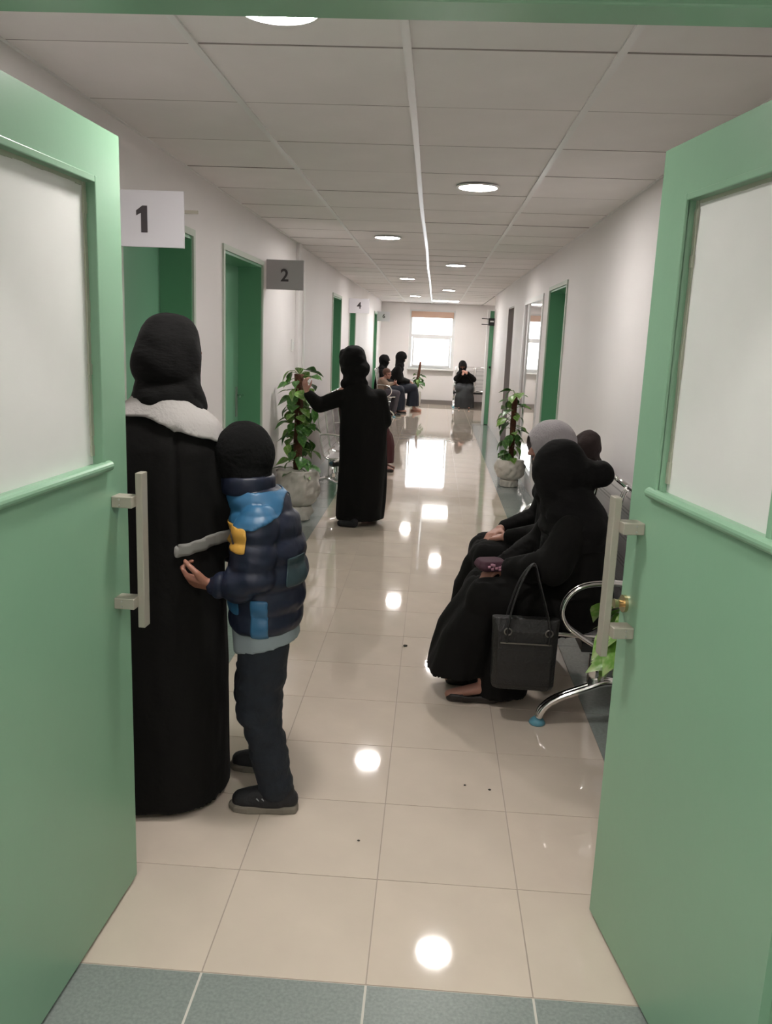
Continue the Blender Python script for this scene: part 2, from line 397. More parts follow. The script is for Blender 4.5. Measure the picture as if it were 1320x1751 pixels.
# main double door
d1 = empty('door_1', (0, 0, 0)); d1['kind'] = 'structure'
bm = B()
box(bm, -.80, .80, -.47, -.395, 1.978, 2.06); box(bm, -.80, -.735, -.47, -.395, 0, 1.978); box(bm, .735, .80, -.47, -.395, 0, 1.978)
obj('door_frame', bm, 'greenr', d1, bevel=.003)
bm = B(); box(bm, -.80, .80, -.61, -.47, 2.0, 2.06); box(bm, -.80, -.76, -.61, -.47, 0, 2.0); box(bm, .76, .80, -.61, -.47, 0, 2.0)
obj('frame_lining', bm, 'greenr', d1, bevel=.003)
def leaf(side):
    # local frame: Y runs from hinge to free edge, +X is the face seen from the passage
    name = 'door_2' if side < 0 else 'door_3'
    L_ = .77; th = .045; e = empty(name, (-.716, -.438, 0) if side < 0 else (.716, -.438, 0)); e['kind'] = 'structure'
    ang = math.atan(.05) if side < 0 else math.atan(.167)
    e.rotation_euler = (0, 0, -ang if side < 0 else ang)
    s = 1 if side < 0 else -1
    def b(x0, x1, *r): return (min(s*x0, s*x1), max(s*x0, s*x1), *r)
    zb, zt = .012, 1.962; ga, gb, gz0, gz1 = .19, .605, 1.205, 1.82
    bm = B()
    box(bm, *b(-th, 0, 0, L_, zb, gz0)); box(bm, *b(-th, 0, 0, L_, gz1+.015, zt))
    box(bm, *b(-th, 0, 0, ga-.02, gz0, gz1+.015)); box(bm, *b(-th, 0, gb+.02, L_, gz0, gz1+.015))
    bmesh.ops.remove_doubles(bm, verts=bm.verts, dist=1e-5)
    obj('leaf', bm, 'green', e)
    obj('frosted_pane', bx(*b(-.028, -.02, ga-.02, gb+.02, gz0-.005, gz1+.015)), 'frost', e)
    # glazing beads: raised edge round the opening
    bm = B(); box(bm, *b(-.004, .006, ga-.035, ga-.02, gz0, gz1+.03)); box(bm, *b(-.004, .006, gb+.02, gb+.032, gz0, gz1+.03)); box(bm, *b(-.004, .006, ga-.02, gb+.02, gz1+.015, gz1+.03))
    obj('glazing_bead', bm, 'green', e, bevel=.002)
    bm = B(); pts = []
    tube(bm, [(s*.004, ga-.06, gz0-.008), (s*.004, gb+.055, gz0-.008)], .0125, 14); obj('sill_bead', bm, 'green', e, smooth=False)
    bm = B()
    for k in range(26):
        zz = gz0+.02+k*(gz1-gz0)/26; q = .003+.003*random.random(); box(bm, *b(-.02, -.02+q, gb+.012-q, gb+.02, zz, zz+.025))
    for k in range(18):
        yy = ga+k*(gb-ga)/18; q = .004+.008*max(0, nz(Vector((yy*9, side, 0)), 1)); box(bm, *b(-.02, -.017, yy, yy+.024, gz1+.012-q, gz1+.015))
    obj('putty', bm, 'putty', e)
    # pull handle
    h = obj('handle', bx(*b(.05, .068, .70, .735, .775, 1.175)), 'alu', e, bevel=.002)
    for z in (1.105, .845):
        obj('standoff', bx(*b(0, .052, .672, .718, z-.014, z+.014)), 'alu', h, bevel=.002)
        for dz in (-.007, .007):
            obj('screw', tube(B(), [(s*.02, .672, z+dz), (s*.02, .6705, z+dz)], .0025, 8), 'steel', h)
    if side > 0:
        k = obj('lock_cylinder', tube(B(), [(s*0, .74, .90), (s*.008, .74, .90)], .022, 20), 'brass', e, smooth=False)
        obj('key_knob', tube(B(), [(s*.008, .74, .90), (s*.03, .74, .90)], [.008, .012], 14), 'brass', k)
        obj('door_bolt', bx(*b(0, .008, .1, .16, .015, .06)), 'alu', e)
    for z in (.25, 1.0, 1.72): obj('hinge', tube(B(), [(s*.006, -.006, z-.05), (s*.006, -.006, z+.05)], .008, 10), 'steel', e)
    return e
leaf(-1); leaf(1)

# side doors in the left wall (deep reveals), x of leaf face = -1.37
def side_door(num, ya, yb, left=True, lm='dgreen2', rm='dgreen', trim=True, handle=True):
    d = empty('door_%d' % num, (0, 0, 0)); d['kind'] = 'structure'
    X, s = (XL, -1) if left else (XR, 1); zt = 2.0; e = .02
    def b(x0, x1, *r): return (min(X+s*x0, X+s*x1), max(X+s*x0, X+s*x1), *r)
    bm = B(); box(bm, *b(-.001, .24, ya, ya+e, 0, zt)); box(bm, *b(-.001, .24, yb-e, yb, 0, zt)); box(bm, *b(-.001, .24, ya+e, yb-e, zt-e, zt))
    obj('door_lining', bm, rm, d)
    if trim:
        bm = B(); box(bm, *b(-.012, .0, ya-.03, ya+.004, 0, zt-.004)); box(bm, *b(-.012, 0, yb-.004, yb+.03, 0, zt-.004)); box(bm, *b(-.012, 0, ya-.03, yb+.03, zt-.004, zt+.03))
        obj('door_trim', bm, 'trimw' if rm == 'dgreen' else 'white', d)
    lf = obj('leaf', bx(*b(.165, .205, ya+e+.004, yb-e-.004, .01, zt-e-.004)), lm, d, bevel=.002)
    if handle:
        hy = yb-e-.07
        p = obj('handle', bx(*b(.157, .165, hy-.022, hy+.022, .90, 1.12)), 'steel', lf, bevel=.002)
        q = obj('lever', tube(B(), [(X+s*.157, hy, 1.06), (X+s*.115, hy, 1.06), (X+s*.11, hy-.11, 1.058)], .009, 10), 'chrome', lf)
    return d
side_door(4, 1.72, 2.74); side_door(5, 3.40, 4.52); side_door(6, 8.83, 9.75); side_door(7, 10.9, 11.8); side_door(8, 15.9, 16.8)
side_door(9, 5.30, 6.33, left=False); side_door(10, 9.95, 10.85, left=False, lm='gdoor', rm='gdoor', trim=False)
# glazed screen in the right wall
w = empty('window_2', (0, 0, 0)); w['kind'] = 'structure'
bm = B()
for a in ((XR-.01, XR+.05, 6.78, 6.84, .12, 2.0), (XR-.01, XR+.05, 8.49, 8.55, .12, 2.0), (XR-.01, XR+.05, 6.84, 8.49, .12, .17), (XR-.01, XR+.05, 6.84, 8.49, 1.95, 2.0), (XR+.0, XR+.05, 8.1, 8.16, .17, 1.95)): box(bm, *a)
obj('window_frame', bm, 'frame', w)
scr = mat('dark_screen_pane', (.25, .24, .235), .02, spec=.9, coat=1.0)
obj('pane', bx(XR+.012, XR+.02, 6.84, 8.1, .17, 1.95), scr, w); obj('pane', bx(XR+.012, XR+.02, 8.16, 8.49, .17, 1.95), 'gdoor', w)
# open door at the end of the right wall, seen edge-on
d = empty('door_11', (0, 0, 0)); d['kind'] = 'structure'
obj('door_trim', bx(XR-.125, XR-.08, 13.80, 13.90, 0, 2.07), 'white', d)
obj('leaf', bx(XR-.075, XR-.005, 13.80, 14.6, .01, 2.05), 'dgreen', d, bevel=.002)
k = obj('handle', tube(B(), [(XR-.03, 13.80, 1.05), (XR-.03, 13.74, 1.05), (XR-.035, 13.73, 1.05)], [.012, .014, .022], 10), 'black', d)
# white cable trunking and small fittings on the left wall
struct('trim_1', bx(XL, XL+.03, 6.05, 6.22, 0, H), 'wall', bevel=.003)
struct('trim_2', bx(XL, XL+.015, 6.48, 6.53, 0, 1.95), 'white')
sw = obj('light_switch', bx(XL, XL+.012, 5.84, 5.92, 1.36, 1.47), 'white', bevel=.003); tag(sw, 'small white light switch on left wall above the tall potted plant', 'light switch')
obj('rocker', bx(XL+.012, XL+.017, 5.86, 5.90, 1.385, 1.445), 'frame', sw)

# ------------------------------------------------------------------ ceiling lights
for x_, y_, lb in ((-.8, -1.7, 'left added fill panel in the unseen lobby ceiling before the double door'), (.8, -1.7, 'right added fill panel in the unseen lobby ceiling before the double door')):
    r = empty('ceiling_panel_light', (x_, y_, 2.488)); tag(r, lb, 'ceiling light')  # unseen fill panel, added to brighten the door leaves and near floor
    obj('frame', bx(-.3, .3, -.3, .3, .002, .012), 'white', r); obj('diffuser', bx(-.28, .28, -.28, .28, .0, .002), 'lobby_fill', r)
first = None
for i, (x, y) in enumerate(lampspots + [(.27, -1.15), (-.4, -2.6)]):  # last two are unseen, added behind the camera for lobby light
    zc = H-.004 if y > -.4 else 2.5
    r = empty('ceiling_downlight', (x, y, zc))
    bm = B(); lathe(bm, [(.1, 0), (.112, 0), (.112, -.006), (.102, -.008), (.1, -.006)], 40); 
    if not first:
        tr = obj('trim_ring', bm, 'white', r); df = obj('diffuser', lathe(B(), [(.1, -.003), (.099, -.006), (.06, -.0085), (.01, -.009)], 40), 'lamp', r); first = (tr, df)
    else:
        bm.free()
        for s_ in first: c = s_.copy(); COL.objects.link(c); c.parent = r
    lab = ['round white LED downlight nearest the doorway, cut off by the green lintel', 'largest fully visible round downlight, right of the centre ceiling runner', 'round downlight left of centre runner, second nearest on the left',
           'round downlight right of centre runner, second nearest on the right', 'small round downlight left of the centre runner, third on the left', 'farthest round downlight on the right, just before the square panel',
           'farthest round downlight on the left, close to the end wall', 'added round downlight in the unseen lobby ceiling, before the double door', 'added round downlight at the back of the unseen lobby ceiling'][i]
    tag(r, lab, 'ceiling light', 'round downlights in the corridor ceiling')
r = empty('ceiling_panel_light', (.267, y0c+.601*28.5, H-.004))
bm = B(); box(bm, -.3, .3, -.3, -.275, -.002, .012); box(bm, -.3, .3, .275, .3, -.002, .012); box(bm, -.3, -.275, -.275, .275, -.002, .012); box(bm, .275, .3, -.275, .275, -.002, .012)
obj('frame', bm, 'white', r); obj('diffuser', bx(-.275, .275, -.275, .275, .0, .008), 'panel', r)
tag(r, 'square bright LED panel in the ceiling near the end window', 'ceiling light')

# ------------------------------------------------------------------ number signs standing out from the left wall
def text_mesh(s, size, depth=.001, bold=.02):
    cu = bpy.data.curves.new('t', 'FONT'); cu.body = s; cu.size = size; cu.extrude = depth; cu.align_x = 'CENTER'; cu.align_y = 'CENTER'; cu.offset = size*bold
    o = bpy.data.objects.new('t', cu); COL.objects.link(o); dg = bpy.context.evaluated_depsgraph_get()
    me = bpy.data.meshes.new_from_object(o.evaluated_get(dg)); bpy.data.objects.remove(o); return me
for (n, y, z0, z1, xa, xb, m, px, pz, sz, lab) in [
    ('1', 1.5, 1.822, 2.025, XL, -.872, 'paper', -1.022, 1.922, .135, 'white square sign with number 1 projecting over the nearest left door'),
    ('2', 4.7, 1.84, 2.056, XL, -.918, 'paperg', -1.062, 1.94, .125, 'grey sign with number 2 projecting beside the second left door'),
    ('4', 10.8, 1.845, 2.05, XL, -.9, 'paper', -1.05, 1.95, .13, 'pale sign with number 4 farther along the left wall'),
    ('6', 16.75, 1.845, 2.05, XL, -.92, 'paper', -1.05, 1.95, .12, 'small farthest number sign at the far end of the left wall')]:
    e = empty('number_sign', (XL, y, z0))
    obj('panel', bx(0, xb-XL, 0, .012, 0, z1-z0), m, e, bevel=.001)
    if n == '1':
        bm = B(); ol = [(.012, -.048), (.012, .048), (-.006, .048), (-.03, .03), (-.03, .012), (-.012, .022), (-.012, -.048)]
        lo = [bm.verts.new((a, b, 0)) for a, b in ol]; hi = [bm.verts.new((a, b, .001)) for a, b in ol]; bm.faces.new(lo[::-1]); bm.faces.new(hi)
        for k in range(7): bm.faces.new((lo[k], lo[(k+1) % 7], hi[(k+1) % 7], hi[k]))
        tm = bpy.data.meshes.new('numeral'); bm.to_mesh(tm); bm.free()
    else: tm = text_mesh(n, sz)
    t = obj('numeral', tm, 'ink', e); t.rotation_euler = (pi/2, 0, 0); t.location = (px-XL, -.0012, pz-z0)
    obj('bracket', bx(0, xb-XL+(.05 if n == '1' else .0), .012, .02, (z1-z0)*.62, (z1-z0)*.62+.012), 'alu', e)
    tag(e, lab, 'sign', 'number signs along the left wall')

# black two-pronged bracket at the far right door
e = empty('door_bracket', (XR-.06, 13.72, 1.86))
obj('body', bx(-.045, .075, 0, .06, -.07, .06), 'black', e, bevel=.008)
obj('status_label', bx(-.02, .045, -.002, 0, -.01, .015), 'white', e)
for z in (.045, -.055): obj('prong', tube(B(), [(-.04, .02, z), (-.17, .02, z+.004)], .008, 8), 'black', e)
tag(e, 'black two-pronged device sticking out from the green door edge at far right', 'door closer')

# ------------------------------------------------------------------ waiting benches
def seat_shell(w_):
    prof = curve_pts([(.28, .385), (.26, .40), (.2, .385), (.04, .375), (-.02, .40), (-.05, .5), (-.075, .65), (-.1, .82), (-.125, .9), (-.135, .905)], 4)
    bm = B(); th = .006; rows = []
    for i, p in enumerate(prof):
        a = prof[max(0, i-1)]; b = prof[min(len(prof)-1, i+1)]; d = Vector((b.x-a.x, b.y-a.y)); d.normalize(); n = (-d.y, d.x)
        rows.append([(-w_/2, p.x, p.y), (w_/2, p.x, p.y), (w_/2, p.x+n[0]*th, p.y+n[1]*th), (-w_/2, p.x+n[0]*th, p.y+n[1]*th)])
    return ringloft(bm, rows)
def bench(name_label, loc, rz, n, sp=.55, arms=None):
    root = empty('waiting_bench', loc, rz); tag(root, name_label, 'bench')
    L0 = -(n-1)*sp/2
    obj('beam', bx(L0-.25, -L0+.25, .06, .12, .31, .35), 'beam', root, bevel=.003)
    first = None
    for i in range(n):
        x = L0+i*sp
        if first is None:
            sh = obj('seat_shell', seat_shell(sp-.05), 'seat', root, smooth=False); sh.location.x = x
            bm = B()
            for sx in (-1, 1): tube(bm, [(sx*(sp-.04)/2, q.x, q.y) for q in curve_pts([(.28, .385), (.2, .385), (.0, .385), (-.05, .5), (-.1, .82), (-.13, .905)], 4)], .011, 8)
            tube(bm, [(-(sp-.04)/2, -.13, .905), ((sp-.04)/2, -.13, .905)], .013, 8); tube(bm, [(-(sp-.04)/2, .28, .385), ((sp-.04)/2, .28, .385)], .01, 8)
            ft = obj('rim', bm, 'chrome', sh, smooth=True); first = (sh, ft)
        else:
            sh = first[0].copy(); COL.objects.link(sh); sh.location.x = x
            ft = first[1].copy(); COL.objects.link(ft); ft.parent = sh
    def arm(x):
        bm = B()
        for dx in (-.013, .013):
            tube(bm, [(x+dx, a, b) for a, b in [(q.x, q.y) for q in curve_pts([(-.07, .61), (.03, .612), (.13, .60), (.19, .56), (.215, .49), (.19, .43), (.13, .385), (.08, .355)], 5)]], .012, 10, flat=.8)
        tube(bm, [(x, a, b) for a, b in [(q.x, q.y) for q in curve_pts([(.08, .5), (.05, .49), (.02, .46), (.03, .42)], 4)]], .007, 8)
        obj('armrest', bm, 'chrome', root, smooth=True)
    for x in (arms if arms is not None else (L0-sp/2, -L0+sp/2)): arm(x)
    for x in (L0-sp/2, -L0+sp/2):
        bm = B()
        for dx in (-.012, .012):
            tube(bm, [(x+dx, a, b) for a, b in [(q.x, q.y) for q in curve_pts([(.275, .03), (.26, .07), (.21, .115), (.1, .165), (0, .20), (-.1, .165), (-.17, .1), (-.2, .03)], 5)]], .014, 10)
        box(bm, x-.016, x+.016, .03, .09, .19, .31)
        lg = obj('leg', bm, 'chrome', root, smooth=True)
        for y in (.278, -.203):
            f_ = obj('foot_cap', lathe(B(), [(.03, 0), (.034, .006), (.03, .016), (.018, .028)], 20, (x, y, 0)), 'bluefoot', lg, smooth=True)
    return root
bench('chrome framed perforated steel bench against right wall, under three seated people', (.86, 2.30, 0), pi/2, 3)
bench('perforated steel bench on the left behind the tall potted plant', (-.88, 7.1, 0), -pi/2, 4, .55, arms=(-1.1, 0, 1.1))
bench('far steel bench along left wall near the window, with three people', (-.92, 15.3, 0), -pi/2, 3)
bench('row of grey perforated seats under the end wall, right of window', (1.26, 17.72, 0), pi, 3, .46)

# ------------------------------------------------------------------ plants
def leaf_mesh():
    bm = B(); n = 7; prev = None
    out = [0, .55, .9, 1.0, .86, .58, .28, 0]
    L_ = 1.0; rows = []
    for i in range(len(out)):
        t = i/(len(out)-1); w_ = out[i]*.4; y = t*L_ - (.06 if i == 1 else 0); z = -.28*t*t
        rows.append([bm.verts.new((-w_, y, z+.10*out[i])), bm.verts.new((-w_*.5, y, z+.05*out[i])), bm.verts.new((0, y, z)), bm.verts.new((w_*.5, y, z+.05*out[i])), bm.verts.new((w_, y, z+.10*out[i]))])
    for a, b in zip(rows, rows[1:]):
        for k in range(4): bm.faces.new((a[k], a[k+1], b[k+1], b[k]))
    bmesh.ops.remove_doubles(bm, verts=bm.verts, dist=1e-4); return bm
lo_ = obj('leaf', leaf_mesh(), 'leafd', smooth=True); LD = lo_.data; bpy.data.objects.remove(lo_)
lo_ = obj('leaf', leaf_mesh(), 'leafl', smooth=True); LL = lo_.data; bpy.data.objects.remove(lo_)
def plant(label, loc, seed, prof_pot, poleh, poler, n, zr, rad, ls, potmat='wrap', group=None, tilt=0, light=.35, pole=True, away=None):
    rnd = random.Random(seed); root = empty('potted_plant', loc); tag(root, label, 'plant', group)
    p = obj('pot', lathe(B(), [(q_.x, q_.y) for q_ in curve_pts([(a_, b_, 0) for a_, b_ in prof_pot], 4)], 56, nz=lambda t, z: .13*noise.noise(Vector((cos(t)*3, sin(t)*3, z*20+seed)))+.12*noise.noise(Vector((cos(t)*7, sin(t)*7, z*26+2*seed)))), potmat, root, smooth=True)
    zt = prof_pot[-1][1]; rt = prof_pot[-1][0]
    obj('soil', lathe(B(), [(rt*.9, zt-.03), (rt*.85, zt-.005), (.01, zt)], 20), 'soil', root)
    if pole: obj('moss_pole', tube(B(), [(tilt*k*.1, 0, zt-.06+(poleh-zt+.06)*k/10) for k in range(11)], [poler*(1+.12*rnd.uniform(-1, 1)) for k in range(11)], 14), 'moss', root, smooth=True)
    st = B()
    for k in range(n):
        z = zr[0]+(zr[1]-zr[0])*(k+rnd.random())/n; a = rnd.uniform(0, 2*pi)
        if away and rnd.random() < .6: a = away+rnd.uniform(-1.5, 1.5)
        d = Vector((cos(a), sin(a), 0)); tz = (z-zt)/(poleh-zt+1e-6)
        rr = rad*rnd.uniform(.35, 1); lim = (loc[0]+1.19) if d.x < 0 else (1.12-loc[0]); sc_ = 1
        if loc[1] > 2 and (rr+ls)*abs(d.x) > lim: sc_ = max(.25, lim/((rr+ls)*abs(d.x)))
        base = Vector((tilt*tz, 0, z)); tip = base+d*rr*sc_+Vector((0, 0, rnd.uniform(-.0, .05)))
        tube(st, [base, (base+tip)/2+Vector((0, 0, .02)), tip], .003, 5)
        o = bpy.data.objects.new('leaf', LL if rnd.random() < light else LD); COL.objects.link(o); o.parent = root; o.location = tip
        s_ = ls*rnd.uniform(.65, 1.1)*(.5+.5*sc_); o.scale = (s_, s_, s_)
        o.rotation_euler = (rnd.uniform(-1.15, .1), rnd.uniform(-.4, .4), a-pi/2+rnd.uniform(-.6, .6))
    obj('stems', st, 'stem', root)
    return root
plant('tall climbing plant on brown pole in wrapped white pot at left wall', (-1.0, 5.08, 0), 3,
      [(.10, 0), (.118, .01), (.125, .06), (.122, .115), (.105, .125), (.15, .15), (.178, .22), (.182, .3), (.172, .38), (.165, .42)], 1.2, .036, 92, (.36, 1.22), .135, .125, light=.45)
plant('climbing plant in wrapped white pot at right wall, behind the seated women', (.955, 7.2, 0), 9,
      [(.08, 0), (.09, .01), (.095, .06), (.09, .075), (.08, .08), (.12, .1), (.15, .15), (.158, .2), (.15, .26), (.14, .29)], .98, .03, 54, (.26, 1.0), .13, .13, light=.35)
plant('small climbing plant with bare brown pole standing beside the end window', (-.30, 17.3, 0), 21,
      [(.08, 0), (.1, .02), (.12, .15), (.12, .3), (.11, .34)], 1.0, .03, 30, (.4, .72), .11, .13, potmat='pot', light=.1, tilt=.08)
plant('low bright green plant in dark pot half hidden behind the right door leaf', (.875, 1.0, 0), 5,
      [(.07, 0), (.09, .02), (.1, .12), (.11, .26), (.105, .27)], .6, .015, 26, (.42, .64), .15, .15, potmat='dkpot', light=1, pole=False, away=pi*.95)

# ------------------------------------------------------------------ people
def head_mat(hc, yaw=0, pitch=0, rollh=0): return Matrix.Translation(hc) @ Matrix.Rotation(yaw, 4, 'Z') @ Matrix.Rotation(pitch, 4, 'X') @ Matrix.Rotation(rollh, 4, 'Y')
def head(bm, HM, s=1.0):
    R3 = HM.to_3x3()
    def E(c, r): sph(bm, HM @ (Vector(c)*s), Vector(r)*s, R3, 18)
    def C(a, ra, b, rb): cap(bm, HM @ (Vector(a)*s), ra*s, HM @ (Vector(b)*s), rb*s, 12)
    E((0, -.008, .022), (.072, .09, .084)); E((0, .02, -.04), (.056, .062, .07)); E((0, .05, -.088), (.026, .024, .02))
    C((0, .082, .012), .008, (0, .105, -.026), .012); C((-.012, .092, -.03), .009, (.012, .092, -.03), .009)
    C((-.045, .07, .022), .01, (-.01, .084, .02), .01); C((.045, .07, .022), .01, (.01, .084, .02), .01)
    E((-.035, .06, -.03), (.024, .022, .024)); E((.035, .06, -.03), (.024, .022, .024))
    E((-.074, -.003, -.005), (.01, .018, .03)); E((.074, -.003, -.005), (.01, .018, .03))
    E((0, .079, -.058), (.022, .01, .006)); E((0, .077, -.068), (.019, .01, .006))
def hand(bm, w, d, n, side=1, s=1.0, curl=.5, thumb=True):
    # w wrist, d direction, n palm normal (curls toward n), side: thumb side sign along d x n
    w = Vector(w); d = Vector(d).normalized(); n = Vector(n); n = (n-d*n.dot(d)).normalized(); x = d.cross(n)*side
    for k in (-1.5, -.5, .5, 1.5):
        cap(bm, w+d*.01*s+x*k*.011*s, .014*s, w+d*.075*s+x*k*.0185*s, .0115*s, 10)
    for k, Ls in ((-1.5, .062), (-.5, .078), (.5, .084), (1.5, .075)):
        p = w+d*.08*s+x*k*.0195*s; a = curl*.6; r = .0085*s; dd = d
        for seg, fr in enumerate((.45, .3, .25)):
            dd = (d*cos(a)+n*sin(a)); q = p+dd*Ls*fr*s*1.05; cap(bm, p, r, q, r*.92, 8); p = q; a += curl*.85; r *= .92
    if thumb:
        p = w+d*.025*s+x*.028*s; dd = (d*.55+x*.75+n*.25).normalized(); q = p+dd*.035*s; cap(bm, p, .013*s, q, .011*s, 10)
        dd = (d*.85+x*.25+n*.45).normalized(); r_ = q+dd*.03*s; cap(bm, q, .0105*s, r_, .009*s, 8); cap(bm, r_, .009*s, r_+(d*.8+n*.5).normalized()*.022*s, .008*s, 8)
def body(parent, J, m='skin', voxel=.006, s=1.0, curlL=.6, curlR=.6, nL=(0, 0, -1), nR=(0, 0, -1), dL=None, dR=None, hs=.95, eyes=True, wf=1.0):
    bm = B(); V = {k: Vector(v) for k, v in J.items() if k not in ('yaw', 'pitch', 'roll')}
    HM = head_mat(V['head'], J.get('yaw', 0), J.get('pitch', 0), J.get('roll', 0)); head(bm, HM, s)
    cap(bm, V['neck'], .042*s, V['head']+Vector((0, -.01, -.03))*s, .045*s); cap(bm, V['pel'], .08*s, V['chest'], .085*s)
    cap(bm, V['chest'], .1*s, V['neck'], .05*s)
    for sd in 'LR':
        cap(bm, V['chest']+(V['sh'+sd]-V['chest'])*.3, .075*s, V['sh'+sd], .048*s)
        cap(bm, V['sh'+sd], .044*s, V['el'+sd], .035*s); cap(bm, V['el'+sd], .034*s, V['wr'+sd], .023*s)
        hp = V['pel']+Vector((.08*s*(1 if sd == 'R' else -1), 0, -.02)); cap(bm, hp, .065*s, V['kn'+sd], .045*s); cap(bm, V['kn'+sd], .043*s, V['an'+sd], .03*s)
        cap(bm, V['an'+sd], .03*s, V['toe'+sd], .022*s)
    for sd, n_, d_, c_ in (('L', nL, dL, curlL), ('R', nR, dR, curlR)):
        d = Vector(d_) if d_ else V['wr'+sd]-V['el'+sd]; hand(bm, V['wr'+sd], d, n_, 1 if sd == 'R' else -1, hs*s, c_)
    o = fuse('body', bm, m, parent, voxel, 2)
    if eyes:
        for sx in (-1, 1):
            b2 = B(); sph(b2, HM @ (Vector((sx*.031, .076, .004))*s), .0105*s, None, 12); obj('eye', b2, 'eye', parent, smooth=True)
    return o, HM
def scarf(parent, HM, J, m='scarf', s=1.0, voxel=.008, face=None, extra=None, drape=1.0, seed=0, amp=.006, hs=(.098, .118, .135), thick=.004, f=9):
    bm = B(); R3 = HM.to_3x3(); V = {k: Vector(v) for k, v in J.items() if k not in ('yaw', 'pitch', 'roll')}
    sph(bm, HM @ (Vector((0, -.012, .012))*s), Vector(hs)*s, R3, 28)
    sph(bm, HM @ (Vector((0, .0, -.06))*s), Vector((hs[0]*.86, hs[1]*.78, hs[2]*.6))*s, R3, 20)
    nk = V['neck']; cap(bm, HM @ (Vector((0, -.01, -.07))*s), .08*s, nk+Vector((0, 0, .0)), .095*s)
    if drape:
        dn = (nk-V['chest']).normalized(); cap(bm, nk+Vector((-.06, 0, -.03))*s, .075*s*drape, nk+Vector((.06, 0, -.03))*s, .075*s*drape)
    if extra: extra(bm, HM)
    I = HM.inverted()
    def dsp(p, n):
        q = I @ p/s
        st = noise.noise(Vector((q.x*f*.5+seed, q.y*f*.4+q.z*f*.6, q.z*f*1.2)))
        return amp*(st + .5*noise.noise(Vector((q.x*f*2+seed, q.y*f*2.2, q.z*f*2.5))))
    o = fuse('headscarf', bm, m, parent, voxel, 5, dsp)
    if face:
        b2 = B(); b2.from_mesh(o.data)
        dl = [f_ for f_ in b2.faces if face(I @ f_.calc_center_median()/s)]
        bmesh.ops.delete(b2, geom=dl, context='FACES'); b2.to_mesh(o.data); b2.free()
    return o
openface = lambda q: q.y > .045 and (q.x/.058)**2+((q.z+.025)/.088)**2 < 1
eyeslit = lambda q: q.y > .04 and abs(q.x) < .055 and -.012 < q.z < .022
def person(label, loc, rz): 
    r = empty('person', loc, rz); tag(r, label, 'person'); return r

# ---- 1. standing woman, front left, seen from behind
P = person('woman standing in long black coat with pale grey collar, back turned, by left door', (-.765, .80, 0), 0)
J = dict(pel=(0, 0, .80), chest=(.0, .0, 1.10), neck=(.035, -.01, 1.30), head=(.055, .015, 1.435), yaw=-.5, roll=.05, shL=(-.17, 0, 1.22), elL=(-.24, .03, .98), wrL=(-.2, .2, .92),
         shR=(.15, 0, 1.2), elR=(.19, .02, .97), wrR=(.12, .2, .93), knL=(-.08, 0, .42), knR=(.08, 0, .42), anL=(-.08, -.02, .06), anR=(.08, -.02, .06), toeL=(-.09, .1, .03), toeR=(.09, .1, .03))
body(P, J); HMw = head_mat(Vector(J['head']), -.5, 0, .05)
bm = B()
ell(bm, [(.0, 0, .022, .228, .19), (0, 0, .1, .226, .185), (0, 0, .5, .22, .17), (.0, 0, .85, .21, .158), (.0, 0, 1.05, .198, .148), (.01, 0, 1.17, .19, .135), (.02, 0, 1.25, .15, .11), (.035, 0, 1.31, .08, .08), (.035, 0, 1.36, .07, .07)], e=.72)
cap(bm, (.13, 0, 1.2), .075, (.195, .01, 1.0), .08); cap(bm, (.195, .01, 1.0), .08, (.205, .04, .9), .085); cap(bm, (.2, .02, .96), .07, (.12, .16, .91), .062)
ringloft(bm, [[(.175+.085*cos(t), .03+.09*sin(t), z-.07*(.085*cos(t))/-.085*.35) for t in [2*pi*k/24 for k in range(24)]] for z in (1.05, .95, .875)])
cap(bm, (-.15, 0, 1.2), .075, (-.22, .01, .97), .08); cap(bm, (-.22, .01, .97), .075, (-.16, .17, .91), .06)
robe = fuse('robe', bm, 'abaya', P, .009, 3, lambda p, n: folds(1.3, .006, .02, 8, 1.1, 2)(p, n) - (.012*math.exp(-((p.x-.105-.03*(1.2-p.z))/.008)**2) if p.y < .02 and .88 < p.z < 1.24 else 0))
def zcol(p): return 1.235+.10*max(0, 1-abs(p.x-.03)/.2) - (.07 if p.y > 0 else 0)
patch('collar', robe, 'greycloth', P, lambda p, n: p.z > 1.262-.38*max(0, p.x-.02)-.02*max(0, -p.x) and p.z < 1.322, .008, .008)
patch('cuff', robe, 'cuffgrey', P, lambda p, n: p.x > .105 and .85+.26*(p.x-.1) < p.z < .888+.26*(p.x-.1) and n.z > -.75, .004, .004)
def tail(bm, HM): cap(bm, (.09, .0, 1.37), .05, (.125, .03, 1.29), .03)
scarf(P, HMw, J, 'scarf', 1.0, seed=4, drape=.8, hs=(.098, .112, .125), face=openface, amp=.017, f=7, extra=tail)
for sx in (-1, 1):
    bm = B(); cap(bm, (sx*.09, -.09, .03), .028, (sx*.1, .14, .026), .03); fuse('shoe', bm, 'shoe', P, .008, 3)

# ---- 2. boy in puffer jacket, facing left, reaching forward
P = person('boy in navy and blue puffer jacket with black hood, holding a robe', (-.435, .80, 0), pi/2)
